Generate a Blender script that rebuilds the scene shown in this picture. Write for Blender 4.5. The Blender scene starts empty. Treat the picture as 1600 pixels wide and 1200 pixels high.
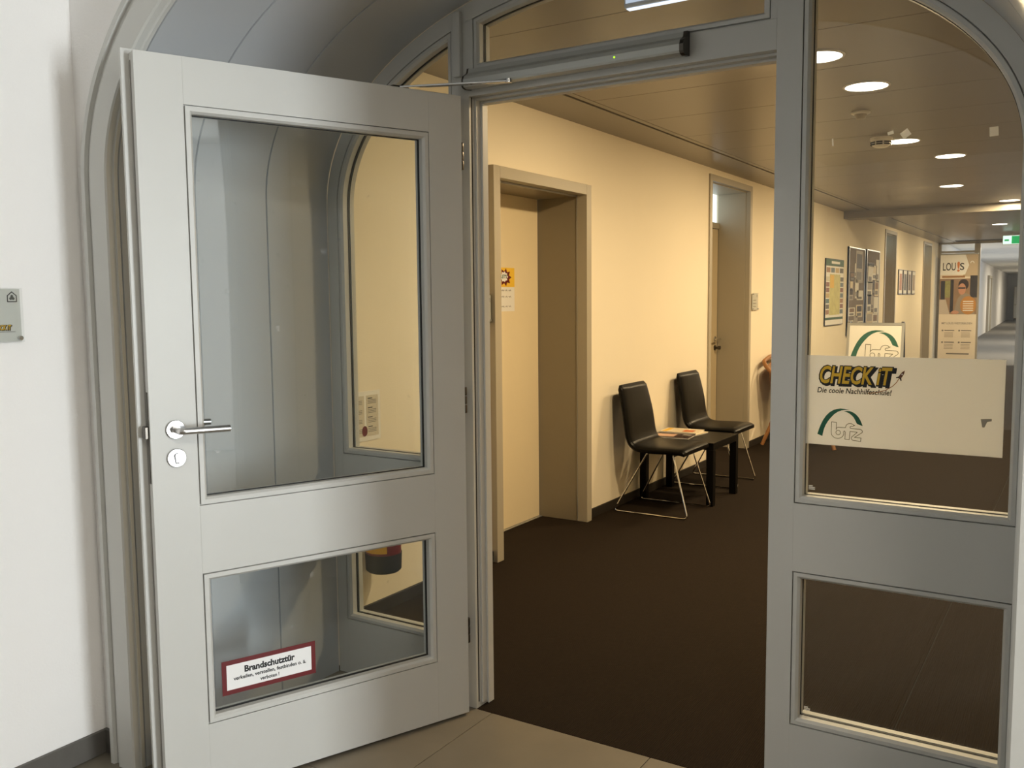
import bpy, bmesh, math, random
from mathutils import Vector, Matrix
random.seed(7)
PI = math.pi
SC = bpy.context.scene
COL = SC.collection

# ------------------------------------------------------------------ camera
F_PX, YAW, PITCH, ROLL = 1425.47, 0.56462361, -0.09263417, -0.00900739
CAM = Vector((1.783, -2.562, 1.446))
fw = Vector((-math.sin(YAW) * math.cos(PITCH), math.cos(YAW) * math.cos(PITCH), math.sin(PITCH)))
r0 = Vector((math.cos(YAW), math.sin(YAW), 0)); u0 = r0.cross(fw)
rt = r0 * math.cos(ROLL) + u0 * math.sin(ROLL); up = u0 * math.cos(ROLL) - r0 * math.sin(ROLL)
cd = bpy.data.cameras.new('camera'); cam = bpy.data.objects.new('camera', cd); COL.objects.link(cam)
cd.sensor_fit = 'HORIZONTAL'; cd.sensor_width = 36.0; cd.lens = F_PX / 1600 * 36.0
cd.clip_start = 0.05; cd.clip_end = 200
cam.matrix_world = Matrix(((rt.x, up.x, -fw.x, CAM.x), (rt.y, up.y, -fw.y, CAM.y), (rt.z, up.z, -fw.z, CAM.z), (0, 0, 0, 1)))
SC.camera = cam

# ------------------------------------------------------------------ world, window daylight, exposure
SC.view_settings.view_transform = 'Standard'; SC.view_settings.look = 'None'
SC.view_settings.gamma = 1.0; SC.view_settings.use_curve_mapping = False
SC.view_settings.exposure = 0.0
SC.cycles.transparent_max_bounces = 40
SC.cycles.max_bounces = 10; SC.cycles.diffuse_bounces = 5
SC.cycles.caustics_reflective = False; SC.cycles.caustics_refractive = False
w = bpy.data.worlds.new('sky'); SC.world = w; w.use_nodes = True
w.node_tree.nodes['Background'].inputs[0].default_value = (0.75, 0.85, 1.0, 1)
w.node_tree.nodes['Background'].inputs[1].default_value = 1.0

def area(name, loc, rot, sx, sy, power, color, parent=None, shape='RECTANGLE', spread=PI):
    l = bpy.data.lights.new(name, 'AREA'); l.shape = shape; l.size = sx
    if shape in ('RECTANGLE', 'ELLIPSE'): l.size_y = sy
    l.energy = power; l.color = color; l.spread = spread
    o = bpy.data.objects.new(name, l); COL.objects.link(o); o.location = loc; o.rotation_euler = rot
    if parent: o.parent = parent
    return o
# daylight entering the hall through its tall window in the right-hand wall
WIN_X, WIN_Y0, WIN_Y1, WIN_Z0, WIN_Z1 = 6.2, -2.46, -1.66, 0.12, 2.42
area('window_daylight', (WIN_X + 0.32, (WIN_Y0 + WIN_Y1) / 2, (WIN_Z0 + WIN_Z1) / 2), (0, PI / 2, 0), WIN_Z1 - WIN_Z0, WIN_Y1 - WIN_Y0, 370, (0.95, 0.975, 1.0))
# two unseen ceiling lamps added as warm fill on the screen front
area('hall_fill_light', (2.3, -2.3, 2.86), (0, 0, 0), 0.5, 0, 28, (1.0, 0.90, 0.76), None, 'DISK')
area('hall_fill_light', (4.6, -3.4, 2.86), (0, 0, 0), 0.5, 0, 22, (1.0, 0.90, 0.76), None, 'DISK')
# daylight in the far hallway behind the second glass screen
area('far_window_daylight', (1.9, 27, 1.5), (0, PI / 2, 0), 2.0, 12, 60, (0.95, 0.97, 1.0))
for _y in (22, 29, 38, 48): area('far_fill_light', (0.6, _y, 2.60), (0, 0, 0), 0.6, 1.4, 130, (1.0, 0.86, 0.66))  # added fill lights, no fittings, to brighten the far hallway evenly

# ------------------------------------------------------------------ materials
def lin(c):
    return tuple((v / 255 / 12.92) if v / 255 <= 0.04045 else ((v / 255 + 0.055) / 1.055) ** 2.4 for v in c)
MATS = {}
def mat(name, rgb, rough=0.5, metal=0.0, noise=0.0, nscale=8.0, bump=0.0, bscale=120.0, spec=0.5, coat=0.0, stretch=None):
    if name in MATS: return MATS[name]
    m = bpy.data.materials.new(name); m.use_nodes = True; MATS[name] = m
    nt = m.node_tree; b = nt.nodes['Principled BSDF']; c = lin(rgb)
    b.inputs['Base Color'].default_value = (*c, 1); b.inputs['Roughness'].default_value = rough
    b.inputs['Metallic'].default_value = metal; b.inputs['Specular IOR Level'].default_value = spec
    if coat: b.inputs['Coat Weight'].default_value = coat
    tc = nt.nodes.new('ShaderNodeTexCoord'); src = tc.outputs['Object']
    if stretch:
        mp = nt.nodes.new('ShaderNodeMapping'); mp.inputs['Scale'].default_value = stretch
        nt.links.new(src, mp.inputs['Vector']); src = mp.outputs['Vector']
    n = nt.nodes.new('ShaderNodeTexNoise'); n.inputs['Scale'].default_value = nscale; n.inputs['Detail'].default_value = 5
    nt.links.new(src, n.inputs['Vector'])
    r = nt.nodes.new('ShaderNodeMapRange'); r.inputs['To Min'].default_value = 1 - noise; r.inputs['To Max'].default_value = 1 + noise
    nt.links.new(n.outputs['Fac'], r.inputs['Value'])
    mx = nt.nodes.new('ShaderNodeMix'); mx.data_type = 'RGBA'; mx.blend_type = 'MULTIPLY'; mx.inputs['Factor'].default_value = 1
    mx.inputs['A'].default_value = (*c, 1); nt.links.new(r.outputs['Result'], mx.inputs['B'])
    nt.links.new(mx.outputs['Result'], b.inputs['Base Color'])
    if bump:
        n2 = nt.nodes.new('ShaderNodeTexNoise'); n2.inputs['Scale'].default_value = bscale; n2.inputs['Detail'].default_value = 3
        nt.links.new(src, n2.inputs['Vector'])
        bp = nt.nodes.new('ShaderNodeBump'); bp.inputs['Strength'].default_value = bump; bp.inputs['Distance'].default_value = 0.004
        nt.links.new(n2.outputs['Fac'], bp.inputs['Height']); nt.links.new(bp.outputs['Normal'], b.inputs['Normal'])
    return m
def emis(name, rgb, strength):
    if name in MATS: return MATS[name]
    m = bpy.data.materials.new(name); m.use_nodes = True; MATS[name] = m
    nt = m.node_tree; nt.nodes.remove(nt.nodes['Principled BSDF'])
    e = nt.nodes.new('ShaderNodeEmission'); e.inputs[0].default_value = (*lin(rgb), 1); e.inputs[1].default_value = strength
    nt.links.new(e.outputs[0], nt.nodes['Material Output'].inputs[0]); return m
def glass(name, tint=(0.97, 0.985, 0.98), dust=0.0):
    m = bpy.data.materials.new(name); m.use_nodes = True; MATS[name] = m
    nt = m.node_tree; nt.nodes.remove(nt.nodes['Principled BSDF'])
    t = nt.nodes.new('ShaderNodeBsdfTransparent'); t.inputs[0].default_value = (*tint, 1)
    g = nt.nodes.new('ShaderNodeBsdfGlossy'); g.inputs['Roughness'].default_value = 0.0; g.inputs[0].default_value = (1, 1, 1, 1)
    f = nt.nodes.new('ShaderNodeFresnel'); ge = nt.nodes.new('ShaderNodeNewGeometry')
    io = nt.nodes.new('ShaderNodeMapRange'); io.inputs['To Min'].default_value = 1.5; io.inputs['To Max'].default_value = 1 / 1.5   # same reflectance on both faces of the pane
    nt.links.new(ge.outputs['Backfacing'], io.inputs['Value']); nt.links.new(io.outputs['Result'], f.inputs[0])
    mx = nt.nodes.new('ShaderNodeMixShader'); nt.links.new(f.outputs[0], mx.inputs[0])
    nt.links.new(t.outputs[0], mx.inputs[1]); nt.links.new(g.outputs[0], mx.inputs[2])
    last = mx.outputs[0]
    if dust:   # small finger marks and wipe smudges on the pane
        tc = nt.nodes.new('ShaderNodeTexCoord'); n = nt.nodes.new('ShaderNodeTexNoise'); n.inputs['Scale'].default_value = 26; n.inputs['Detail'].default_value = 6
        nt.links.new(tc.outputs['Object'], n.inputs['Vector'])
        r = nt.nodes.new('ShaderNodeMapRange'); r.inputs['From Min'].default_value = 0.68; r.inputs['From Max'].default_value = 0.8; r.inputs['To Max'].default_value = dust
        nt.links.new(n.outputs['Fac'], r.inputs['Value'])
        d = nt.nodes.new('ShaderNodeBsdfDiffuse'); d.inputs[0].default_value = (0.8, 0.8, 0.8, 1)
        m2 = nt.nodes.new('ShaderNodeMixShader'); nt.links.new(r.outputs['Result'], m2.inputs[0]); nt.links.new(last, m2.inputs[1]); nt.links.new(d.outputs[0], m2.inputs[2]); last = m2.outputs[0]
    nt.links.new(last, nt.nodes['Material Output'].inputs[0]); return m

M_GREY = mat('grey_paint', (198, 198, 194), 0.42, noise=0.03, nscale=5, bump=0.02, bscale=60)
M_VAULT = mat('grey_vault_panel', (178, 182, 186), 0.34, noise=0.02, nscale=3)
M_WALL = mat('white_wall', (240, 238, 236), 0.85, noise=0.015, nscale=3, bump=0.25, bscale=160)
M_CWALL = mat('cream_corridor_wall', (236, 226, 204), 0.85, noise=0.02, nscale=2, bump=0.2, bscale=150)
M_HCEIL = mat('hall_ceiling_paint', (235, 235, 232), 0.9)
M_CPANEL = mat('ceiling_panel_paint', (136, 130, 121), 0.32, noise=0.04, nscale=6, stretch=(1, 12, 1))
M_CBACK = mat('ceiling_void', (70, 64, 55), 0.9)
M_STEEL = mat('brushed_steel', (205, 205, 205), 0.22, 1.0, noise=0.05, nscale=40)
M_CHROME = mat('chrome', (225, 225, 225), 0.08, 1.0)
M_DARKSTEEL = mat('dark_steel', (90, 86, 80), 0.3, 1.0)
M_BLACK = mat('black_rubber', (14, 14, 14), 0.6)
M_LEATHER = mat('black_leather', (6, 5, 4), 0.36, noise=0.1, nscale=20, bump=0.12, bscale=200, spec=0.16)
M_BLACKWOOD = mat('black_lacquer', (7, 6, 5), 0.35, noise=0.1, nscale=15, spec=0.16)
M_TILE = mat('stone_tile', (112, 105, 92), 0.45, noise=0.16, nscale=6, bump=0.06, bscale=40)
M_GROUT = mat('grout', (66, 61, 54), 0.9)
M_SKIRT = mat('dark_stone_skirting', (92, 89, 84), 0.5, noise=0.18, nscale=14)
M_DARKBASE = mat('dark_brown_baseboard', (28, 21, 15), 0.6, noise=0.1)
M_WHITE = mat('white_print', (240, 240, 240), 0.5)
M_PAPER = mat('paper_white', (232, 230, 224), 0.7, noise=0.02)
M_INK = mat('black_print', (12, 12, 12), 0.5)
M_RED = mat('red_print', (98, 5, 10), 0.45)
M_GREEN = mat('green_print', (22, 92, 66), 0.5)
M_YELLOW = mat('yellow_print', (222, 178, 40), 0.5)
M_GRAYPRINT = mat('grey_print', (120, 116, 110), 0.6)
M_LIFT = mat('lift_door_enamel', (232, 216, 180), 0.5, noise=0.02)
M_FRAME = mat('beige_grey_frame', (164, 156, 138), 0.4, noise=0.02)
M_REVEAL = mat('taupe_steel_reveal', (138, 128, 108), 0.4, noise=0.03)
M_LEAF = mat('beige_door_leaf', (188, 172, 140), 0.4, noise=0.03, nscale=3)
M_ALU = mat('anodised_aluminium', (190, 192, 192), 0.3, 0.8, noise=0.03)
M_BOARD = mat('grey_pinboard', (128, 118, 112), 0.8, noise=0.05)
M_ACRYL = glass('clear_acrylic', (0.97, 0.975, 0.97))
M_GLASS = glass('window_glass')
M_DGLASS = glass('door_glass', (0.95, 0.97, 0.975), dust=0.16)
M_SILVER = mat('silver_operator', (186, 188, 184), 0.32, 0.25, noise=0.02)
M_SOFT = mat('white_plastic', (232, 230, 224), 0.4)
M_RATTAN = mat('rattan', (142, 96, 50), 0.5, noise=0.25, nscale=30, bump=0.2)

def carpet_mat():
    m = mat('brown_carpet', (37, 29, 21), 0.95, noise=0.22, nscale=90, bump=0.5, bscale=420, spec=0.1, stretch=(1, 0.35, 1))
    nt = m.node_tree; b = nt.nodes['Principled BSDF']
    tc = nt.nodes.new('ShaderNodeTexCoord'); wv = nt.nodes.new('ShaderNodeTexWave'); wv.bands_direction = 'X'
    wv.inputs['Scale'].default_value = 48; wv.inputs['Distortion'].default_value = 1.2; wv.inputs['Detail'].default_value = 2
    nt.links.new(tc.outputs['Object'], wv.inputs['Vector'])
    bp = nt.nodes.new('ShaderNodeBump'); bp.inputs['Strength'].default_value = 0.5; bp.inputs['Distance'].default_value = 0.003
    old = [n for n in nt.nodes if n.type == 'BUMP' and n != bp][0]
    nt.links.new(wv.outputs['Fac'], bp.inputs['Height']); nt.links.new(old.outputs['Normal'], bp.inputs['Normal'])
    nt.links.new(bp.outputs['Normal'], b.inputs['Normal']); return m
M_CARPET = carpet_mat()

# ------------------------------------------------------------------ mesh helpers
def link(name, me, m, parent=None, loc=None, rot=None):
    o = bpy.data.objects.new(name, me); COL.objects.link(o)
    if m and not me.materials: me.materials.append(m)
    if parent: o.parent = parent
    if loc: o.location = loc
    if rot: o.rotation_euler = rot
    return o
def from_bm(name, bm, m, parent=None, smooth=False, loc=None, rot=None):
    bmesh.ops.recalc_face_normals(bm, faces=bm.faces[:])
    me = bpy.data.meshes.new(name); bm.to_mesh(me); bm.free()
    if smooth:
        me.polygons.foreach_set('use_smooth', [True] * len(me.polygons))
        try: me.set_sharp_from_angle(angle=math.radians(35))
        except Exception: pass
    return link(name, me, m, parent, loc, rot)
def add_box(bm, x0, x1, y0, y1, z0, z1, bev=0.0):
    r = bmesh.ops.create_cube(bm, size=1.0); vs = r['verts']
    for v in vs:
        v.co = Vector(((x0 + x1) / 2 + v.co.x * (x1 - x0), (y0 + y1) / 2 + v.co.y * (y1 - y0), (z0 + z1) / 2 + v.co.z * (z1 - z0)))
    if bev:
        es = list({e for v in vs for e in v.link_edges})
        bmesh.ops.bevel(bm, geom=es, offset=bev, segments=2, affect='EDGES', profile=0.5)
def box(name, x0, x1, y0, y1, z0, z1, m, parent=None, bev=0.0, loc=None, rot=None):
    bm = bmesh.new(); add_box(bm, x0, x1, y0, y1, z0, z1, bev); return from_bm(name, bm, m, parent, loc=loc, rot=rot)
def boxes(name, L, m, parent=None, bev=0.0):
    bm = bmesh.new()
    for b in L: add_box(bm, *b, bev)
    return from_bm(name, bm, m, parent)
def fillet(pts, rad, n=6):
    P = [Vector(p) for p in pts]; out = [P[0]]
    for i in range(1, len(P) - 1):
        a = (P[i - 1] - P[i]); c = (P[i + 1] - P[i]); k = min(rad, a.length * 0.45, c.length * 0.45)
        A = P[i] + a.normalized() * k; C = P[i] + c.normalized() * k
        for j in range(n + 1):
            t = j / n; out.append(A * (1 - t) ** 2 + P[i] * 2 * t * (1 - t) + C * t * t)
    out.append(P[-1]); return out
def add_tube(bm, pts, r, seg=10, closed=False):
    P = [Vector(p) for p in pts]; n = len(P); rings = []; prev = None
    for i in range(n):
        if closed: t = P[(i + 1) % n] - P[i - 1]
        else: t = P[min(i + 1, n - 1)] - P[max(i - 1, 0)]
        t.normalize()
        if prev is None:
            a = Vector((0, 0, 1)) if abs(t.z) < 0.9 else Vector((1, 0, 0)); u = t.cross(a).normalized()
        else: u = (prev - t * prev.dot(t)).normalized()
        prev = u; v = t.cross(u); rr = r[i] if isinstance(r, (list, tuple)) else r
        rings.append([bm.verts.new(P[i] + (u * math.cos(2 * PI * k / seg) + v * math.sin(2 * PI * k / seg)) * rr) for k in range(seg)])
    for i in range(n if closed else n - 1):
        A, B = rings[i], rings[(i + 1) % n]
        for k in range(seg): bm.faces.new((A[k], A[(k + 1) % seg], B[(k + 1) % seg], B[k]))
    if not closed:
        bm.faces.new(rings[0][::-1]); bm.faces.new(rings[-1])
def tube(name, pts, r, m, parent=None, seg=10, closed=False):
    bm = bmesh.new(); add_tube(bm, pts, r, seg, closed); return from_bm(name, bm, m, parent, smooth=True)
def add_lathe(bm, prof, seg=32, M=None):
    rings = []
    for (r, z) in prof:
        if r < 1e-6: rings.append([bm.verts.new((0, 0, z))])
        else: rings.append([bm.verts.new((r * math.cos(2 * PI * k / seg), r * math.sin(2 * PI * k / seg), z)) for k in range(seg)])
    for A, B in zip(rings, rings[1:]):
        for k in range(seg):
            j = (k + 1) % seg
            if len(A) == 1 and len(B) == 1: continue
            if len(A) == 1: bm.faces.new((A[0], B[k], B[j]))
            elif len(B) == 1: bm.faces.new((A[k], A[j], B[0]))
            else: bm.faces.new((A[k], A[j], B[j], B[k]))
    if M:
        for R in rings:
            for v in R: v.co = M @ v.co
def lathe(name, prof, m, parent=None, seg=32, loc=None, rot=None):
    bm = bmesh.new(); add_lathe(bm, prof, seg); return from_bm(name, bm, m, parent, True, loc, rot)
def extrude_poly(name, poly, y0, y1, m, parent=None):      # poly in XZ, extruded along Y
    bm = bmesh.new(); a = [bm.verts.new((x, y0, z)) for x, z in poly]; b = [bm.verts.new((x, y1, z)) for x, z in poly]; n = len(poly)
    bm.faces.new(a); bm.faces.new(b[::-1])
    for i in range(n): bm.faces.new((a[i], a[(i + 1) % n], b[(i + 1) % n], b[i]))
    return from_bm(name, bm, m, parent)
def area2(poly): return sum(poly[i][0] * poly[(i + 1) % len(poly)][1] - poly[(i + 1) % len(poly)][0] * poly[i][1] for i in range(len(poly))) / 2
def inset(poly, d):
    P = poly if area2(poly) > 0 else poly[::-1]; n = len(P); out = []
    for i in range(n):
        p0, p, p1 = (Vector(P[i - 1]), Vector(P[i]), Vector(P[(i + 1) % n]))
        a = (p - p0).normalized(); b = (p1 - p).normalized(); na = Vector((-a.y, a.x)); nb = Vector((-b.y, b.x))
        k = na + nb; k /= max(k.dot(na), 0.2) ; out.append((p.x + k.x * d, p.y + k.y * d))
    return out
def ring(name, poly, prof, m, parent=None):                # prof [(inset, y)...] swept round a polygon in XZ
    bm = bmesh.new(); loops = []
    for d, y in prof: loops.append([bm.verts.new((x, y, z)) for x, z in inset(poly, d)])
    n = len(loops[0]); L = len(loops)
    for j in range(L):
        A, B = loops[j], loops[(j + 1) % L]
        for i in range(n): bm.faces.new((A[i], A[(i + 1) % n], B[(i + 1) % n], B[i]))
    return from_bm(name, bm, m, parent)
def empty(name, loc=(0, 0, 0), rot=(0, 0, 0), parent=None):
    o = bpy.data.objects.new(name, None); COL.objects.link(o); o.location = loc; o.rotation_euler = rot; o.empty_display_size = 0.1
    if parent: o.parent = parent
    return o
def tag(o, label, cat, group=None):
    o['label'] = label; o['category'] = cat
    if group: o['group'] = group
    return o
def struct(o, label=None):
    o['kind'] = 'structure'
    if label: o['label'] = label
    return o
def copy_tree(o, parent=None):
    c = o.copy(); COL.objects.link(c); c.parent = parent
    for ch in list(o.children): copy_tree(ch, c)
    return c
# flat print on a sign: local X right, local Y up, local Z out of the sign
def rect(name, x0, x1, y0, y1, z, m, parent, t=0.0006):
    return box(name, x0, x1, y0, y1, z, z + t, m, parent)
def flat(name, poly, z, m, parent, t=0.0004):
    bm = bmesh.new(); a = [bm.verts.new((x, y, z + t)) for x, y in poly]; b = [bm.verts.new((x, y, z)) for x, y in poly]; n = len(poly)
    bm.faces.new(a); bm.faces.new(b[::-1])
    for i in range(n): bm.faces.new((a[i], a[(i + 1) % n], b[(i + 1) % n], b[i]))
    return from_bm(name, bm, m, parent)
def text(name, body, x, y, size, z, m, parent, bold=0.0, shear=0.0, align='LEFT', width=None, sx=1.0):
    cu = bpy.data.curves.new(name, 'FONT'); cu.body = body; cu.size = size; cu.offset = bold * size; cu.shear = shear
    cu.align_x = align; cu.extrude = 0.0002; cu.resolution_u = 3
    t = bpy.data.objects.new(name, cu); COL.objects.link(t)
    dg = bpy.context.evaluated_depsgraph_get(); me = bpy.data.meshes.new_from_object(t.evaluated_get(dg))
    bpy.data.objects.remove(t); bpy.data.curves.remove(cu)
    xs = [v.co.x for v in me.vertices]; k = sx
    if width and xs: k = width / (max(xs) - min(xs))
    x_off = min(xs) if (xs and width and align == 'LEFT') else 0
    for v in me.vertices: v.co = Vector(((v.co.x - x_off) * k + x, v.co.y + y, v.co.z + z))
    me.name = name; me.materials.clear()
    return link(name, me, m, parent)
def stroke_mesh(name, lines, wdt, z, m, parent, t=0.0003):
    bm = bmesh.new(); q = 0
    for L in lines:
        P = [Vector((p[0], p[1], 0)) for p in L]
        for a, b in zip(P, P[1:]):
            d = (b - a); 
            if d.length < 1e-7: continue
            nrm = Vector((-d.y, d.x, 0)).normalized() * wdt / 2; q += 1
            bm.faces.new([bm.verts.new(p + Vector((0, 0, z + t + q * 2e-6))) for p in (a + nrm, a - nrm, b - nrm, b + nrm)])
        for p in P:
            q += 1
            bm.faces.new([bm.verts.new(p + Vector((wdt / 2 * math.cos(2 * PI * k / 12), wdt / 2 * math.sin(2 * PI * k / 12), z + t + q * 2e-6))) for k in range(12)])
    me = bpy.data.meshes.new(name); bm.to_mesh(me); bm.free(); return link(name, me, m, parent)
ROT_FRONT = (PI / 2, 0, 0)           # sign facing -Y
ROT_WALL = (PI / 2, 0, PI / 2)       # sign on the corridor wall facing +X

# ------------------------------------------------------------------ arch path
XC, A0, B0, Z0, EXPO = 0.522, 1.175, 0.70, 1.79, 2.06
def arch(off, n=56):
    a, b = A0 + off, B0 + off * 1.2; pts = [(XC - a, 0.0), (XC - a, Z0 * 0.5), (XC - a, Z0)]
    for i in range(1, n):
        t = PI - PI * i / n; c, s = math.cos(t), math.sin(t)
        pts.append((XC + a * math.copysign(abs(c) ** (2 / EXPO), c), Z0 + b * abs(s) ** (2 / EXPO)))
    return pts + [(XC + a, Z0), (XC + a, Z0 * 0.5), (XC + a, 0.0)]
def arch_sweep(name, prof, m, parent=None, closed=True, n=56):
    bm = bmesh.new(); loops = [[bm.verts.new((x, y, z)) for x, z in arch(o, n)] for o, y in prof]
    k = len(loops[0]); L = len(loops)
    for j in range(L if closed else L - 1):
        A, B = loops[j], loops[(j + 1) % L]
        for i in range(k - 1): bm.faces.new((A[i], A[i + 1], B[i + 1], B[i]))
    if closed:
        for i in (0, k - 1): bm.faces.new([l[i] for l in loops])
    return from_bm(name, bm, m, parent, smooth=True)
def arch_z(x, off):
    a, b = A0 + off, B0 + off * 1.2; u = min(1, abs((x - XC) / a)); return Z0 + b * (1 - u ** EXPO) ** (1 / EXPO)

# ================================================================== SETTING
# ---- hall (camera side)
HX0, HX1, HY0, HY1, HZ = -0.855, 6.2, -8.4, -0.87, 2.95
fl = struct(box('floor', HX0, HX1, HY0, 0.0, -0.05, -0.003, M_GROUT))
tm = None
xs = [0.065 + 0.6 * k for k in range(-2, 11)]
for j in range(14):
    y1 = -0.6 * j; y0 = y1 - 0.6
    for k in range(len(xs) - 1):
        x0, x1 = max(xs[k], HX0), xs[k + 1]
        if x1 < HX0 + 0.05 or x0 > HX1 or y0 < HY0 - 0.6: continue
        x1 = min(x1, HX1)
        if tm is None or abs(x1 - x0 - 0.6) > 1e-3:
            t = box('tile', 0.0015, x1 - x0 - 0.0015, -0.5985, -0.0015, -0.02, 0.0, M_TILE, fl, 0.001)
            if tm is None and abs(x1 - x0 - 0.6) < 1e-3: tm = t.data
        else: t = link('tile', tm, None, fl)
        t.location = (x0, y1, 0)
struct(box('wall_left', HX0 - 0.2, HX0, HY0, HY1 + 0.1, 0, HZ, M_WALL))
struct(box('wall_back', HX0 - 0.2, HX1 + 0.2, HY0 - 0.2, HY0, 0, HZ, M_WALL))
struct(boxes('wall_right', [(HX1, HX1 + 0.25, HY0, WIN_Y0, 0, HZ), (HX1, HX1 + 0.25, WIN_Y1, HY1, 0, HZ), (HX1, HX1 + 0.25, WIN_Y0, WIN_Y1, 0, WIN_Z0), (HX1, HX1 + 0.25, WIN_Y0, WIN_Y1, WIN_Z1, HZ)], M_WALL))
struct(box('ceiling', HX0 - 0.2, HX1 + 0.2, HY0 - 0.2, HY1 + 0.1, HZ, HZ + 0.2, M_HCEIL))
wn = struct(empty('window_1', (HX1 + 0.1, WIN_Y0, WIN_Z0)), 'tall daylight window with a cross bar in the right wall of the hall')
wy, wz = WIN_Y1 - WIN_Y0, WIN_Z1 - WIN_Z0
for nm, b in (('window_frame', (0, .06, 0, .07, 0, wz)), ('window_frame', (0, .06, wy - .07, wy, 0, wz)), ('window_frame', (0, .06, .07, wy - .07, 0, .07)), ('window_frame', (0, .06, .07, wy - .07, wz - .07, wz)), ('window_bar', (0, .06, .07, wy - .07, 1.34, 1.41))):
    box(nm, *b, M_WHITE, wn, 0.004)
box('pane', .025, .031, .07, wy - .07, .07, 1.34, M_GLASS, wn); box('pane', .025, .031, .07, wy - .07, 1.41, wz - .07, M_GLASS, wn)
# wall with the arched opening, 0.96 m thick
def arched_wall():
    bm = bmesh.new(); off = 0.035; ap = arch(off); n = len(ap)
    def outer(p):
        x, z = p; dx, dz = x - XC, z - Z0
        return None
    x0, x1 = HX0 - 0.2, HX1 + 0.2
    for y in (HY1, 0.085):
        a = [bm.verts.new((x, y, z)) for x, z in ap]
        o = []
        for i, (x, z) in enumerate(ap):
            if i < 3: o.append((x0, [0, Z0 * .5, Z0][i]))
            elif i >= n - 3: o.append((x1, [Z0, Z0 * .5, 0][i - n + 3]))
            else: o.append((x0 + (x1 - x0) * ((i - 2) / (n - 5)), HZ))
        ov = [bm.verts.new((x, y, z)) for x, z in o]
        for i in range(n - 1): bm.faces.new((a[i], a[i + 1], ov[i + 1], ov[i]))
        # top corners
        c0 = bm.verts.new((x0, y, HZ)); bm.faces.new((ov[2], ov[3], c0)) if (ov[3].co - c0.co).length > 1e-4 else None
        c1 = bm.verts.new((x1, y, HZ)); bm.faces.new((ov[n - 3], ov[n - 4], c1)) if (ov[n - 4].co - c1.co).length > 1e-4 else None
        if y == HY1: A, O = a, ov
        else:
            for i in range(n - 1):
                bm.faces.new((A[i], A[i + 1], a[i + 1], a[i])); bm.faces.new((O[i], O[i + 1], ov[i + 1], ov[i]))
            bm.faces.new((A[0], a[0], ov[0], O[0])); bm.faces.new((A[-1], a[-1], ov[-1], O[-1]))
    return struct(from_bm('wall_front', bm, M_WALL))
arched_wall()
# skirting tiles of the hall
sk = struct(empty('baseboard_left', (HX0, HY1, 0)))
for k in range(7): box('skirting_tile', 0, .012, -0.012 - 0.6 * (k + 1) + 0.002, -0.012 - 0.6 * k, 0.002, 0.078, M_SKIRT, sk, 0.001)
sk = struct(empty('baseboard_front', (HX0, HY1, 0)))
box('skirting_tile', 0.0, 0.078, -.012, 0, 0.002, 0.078, M_SKIRT, sk, 0.001)
for k in range(5): box('skirting_tile', 2.74 + .6 * k, 2.738 + .6 * (k + 1), -.012, 0, 0.002, 0.078, M_SKIRT, sk, 0.001)

# ---- arch lining: three hoops of grey panel and the moulded architrave
tr = struct(empty('trim_1', (XC, 0, 0)), 'grey arched lining and moulded architrave round the doorway'); tr.location = (0, 0, 0)
for k in range(3):
    y1 = -0.30 * k - 0.0015; y0 = y1 - (0.297 if k < 2 else 0.270)
    arch_sweep('vault_panel', [(0.0, y0 + .002), (0.0, y1 - .002), (.004, y1), (.018, y1), (.018, y0), (.004, y0)], M_VAULT, tr)
arch_sweep('lining_back', [(0.0185, -0.869), (0.0185, 0.0), (.03, 0.0), (.03, -0.869)], M_BLACK, tr)
arch_sweep('architrave', [(0.001, -0.874), (0.001, -0.884), (-.003, -.888), (.001, -.892), (.001, -0.910), (.005, -0.915), (.076, -.915), (.079, -.902), (.101, -.902), (.103, -.914), (.119, -.914), (.122, -0.908), (.122, -.871), (.02, -.871)], M_GREY, tr)

# ---- corridor shell
CX0, CX1, CZ, CY1 = -0.96, 2.35, 2.53, 18.5
fc = struct(box('floor_corridor', CX0 - .35, CX1, 0.0, 60, -0.05, -0.004, M_DARKBASE))
box('carpet_strip', CX0 - .33, 1.2835, 0.001, CY1 + 0.2, -0.01, 0.0, M_CARPET, fc)
box('carpet_strip', 1.2865, CX1, 0.001, CY1 + 0.2, -0.01, 0.0, M_CARPET, fc)
M_GCARPET = mat('grey_far_carpet', (92, 88, 82), 0.9, noise=0.12, nscale=60, bump=0.3, bscale=300)
box('carpet_strip', -4, CX1 + 2, CY1 + 0.2, 60, -0.01, 0.0, M_GCARPET, fc)
OPEN = [(1.595, 2.615, 2.105), (4.93, 5.95, 2.43), (12.66, 13.54, 2.43), (16.50, 17.44, 2.43)]
L = []; y = 0.085
for (a, b, h) in OPEN:
    L += [(CX0 - .36, CX0, y, a, 0, CZ), (CX0 - .36, CX0, a, b, h, CZ)]; y = b
L.append((CX0 - .36, CX0, y, CY1 + .1, 0, CZ))
struct(boxes('wall_corridor_left', L, M_CWALL))
struct(box('wall_corridor_right', CX1, CX1 + .2, 0.085, CY1 + .1, 0, CZ, M_CWALL))
bb = struct(empty('baseboard_corridor', (CX0, 0.09, 0)))
ys = [(0.09, 1.545), (2.668, 4.87), (6.01, 12.60), (13.60, 16.44), (17.50, 18.4)]
for a, b in ys: box('baseboard_piece', 0, .012, a - .09, b - .09, 0, .06, M_DARKBASE, bb, 0.002)
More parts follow.
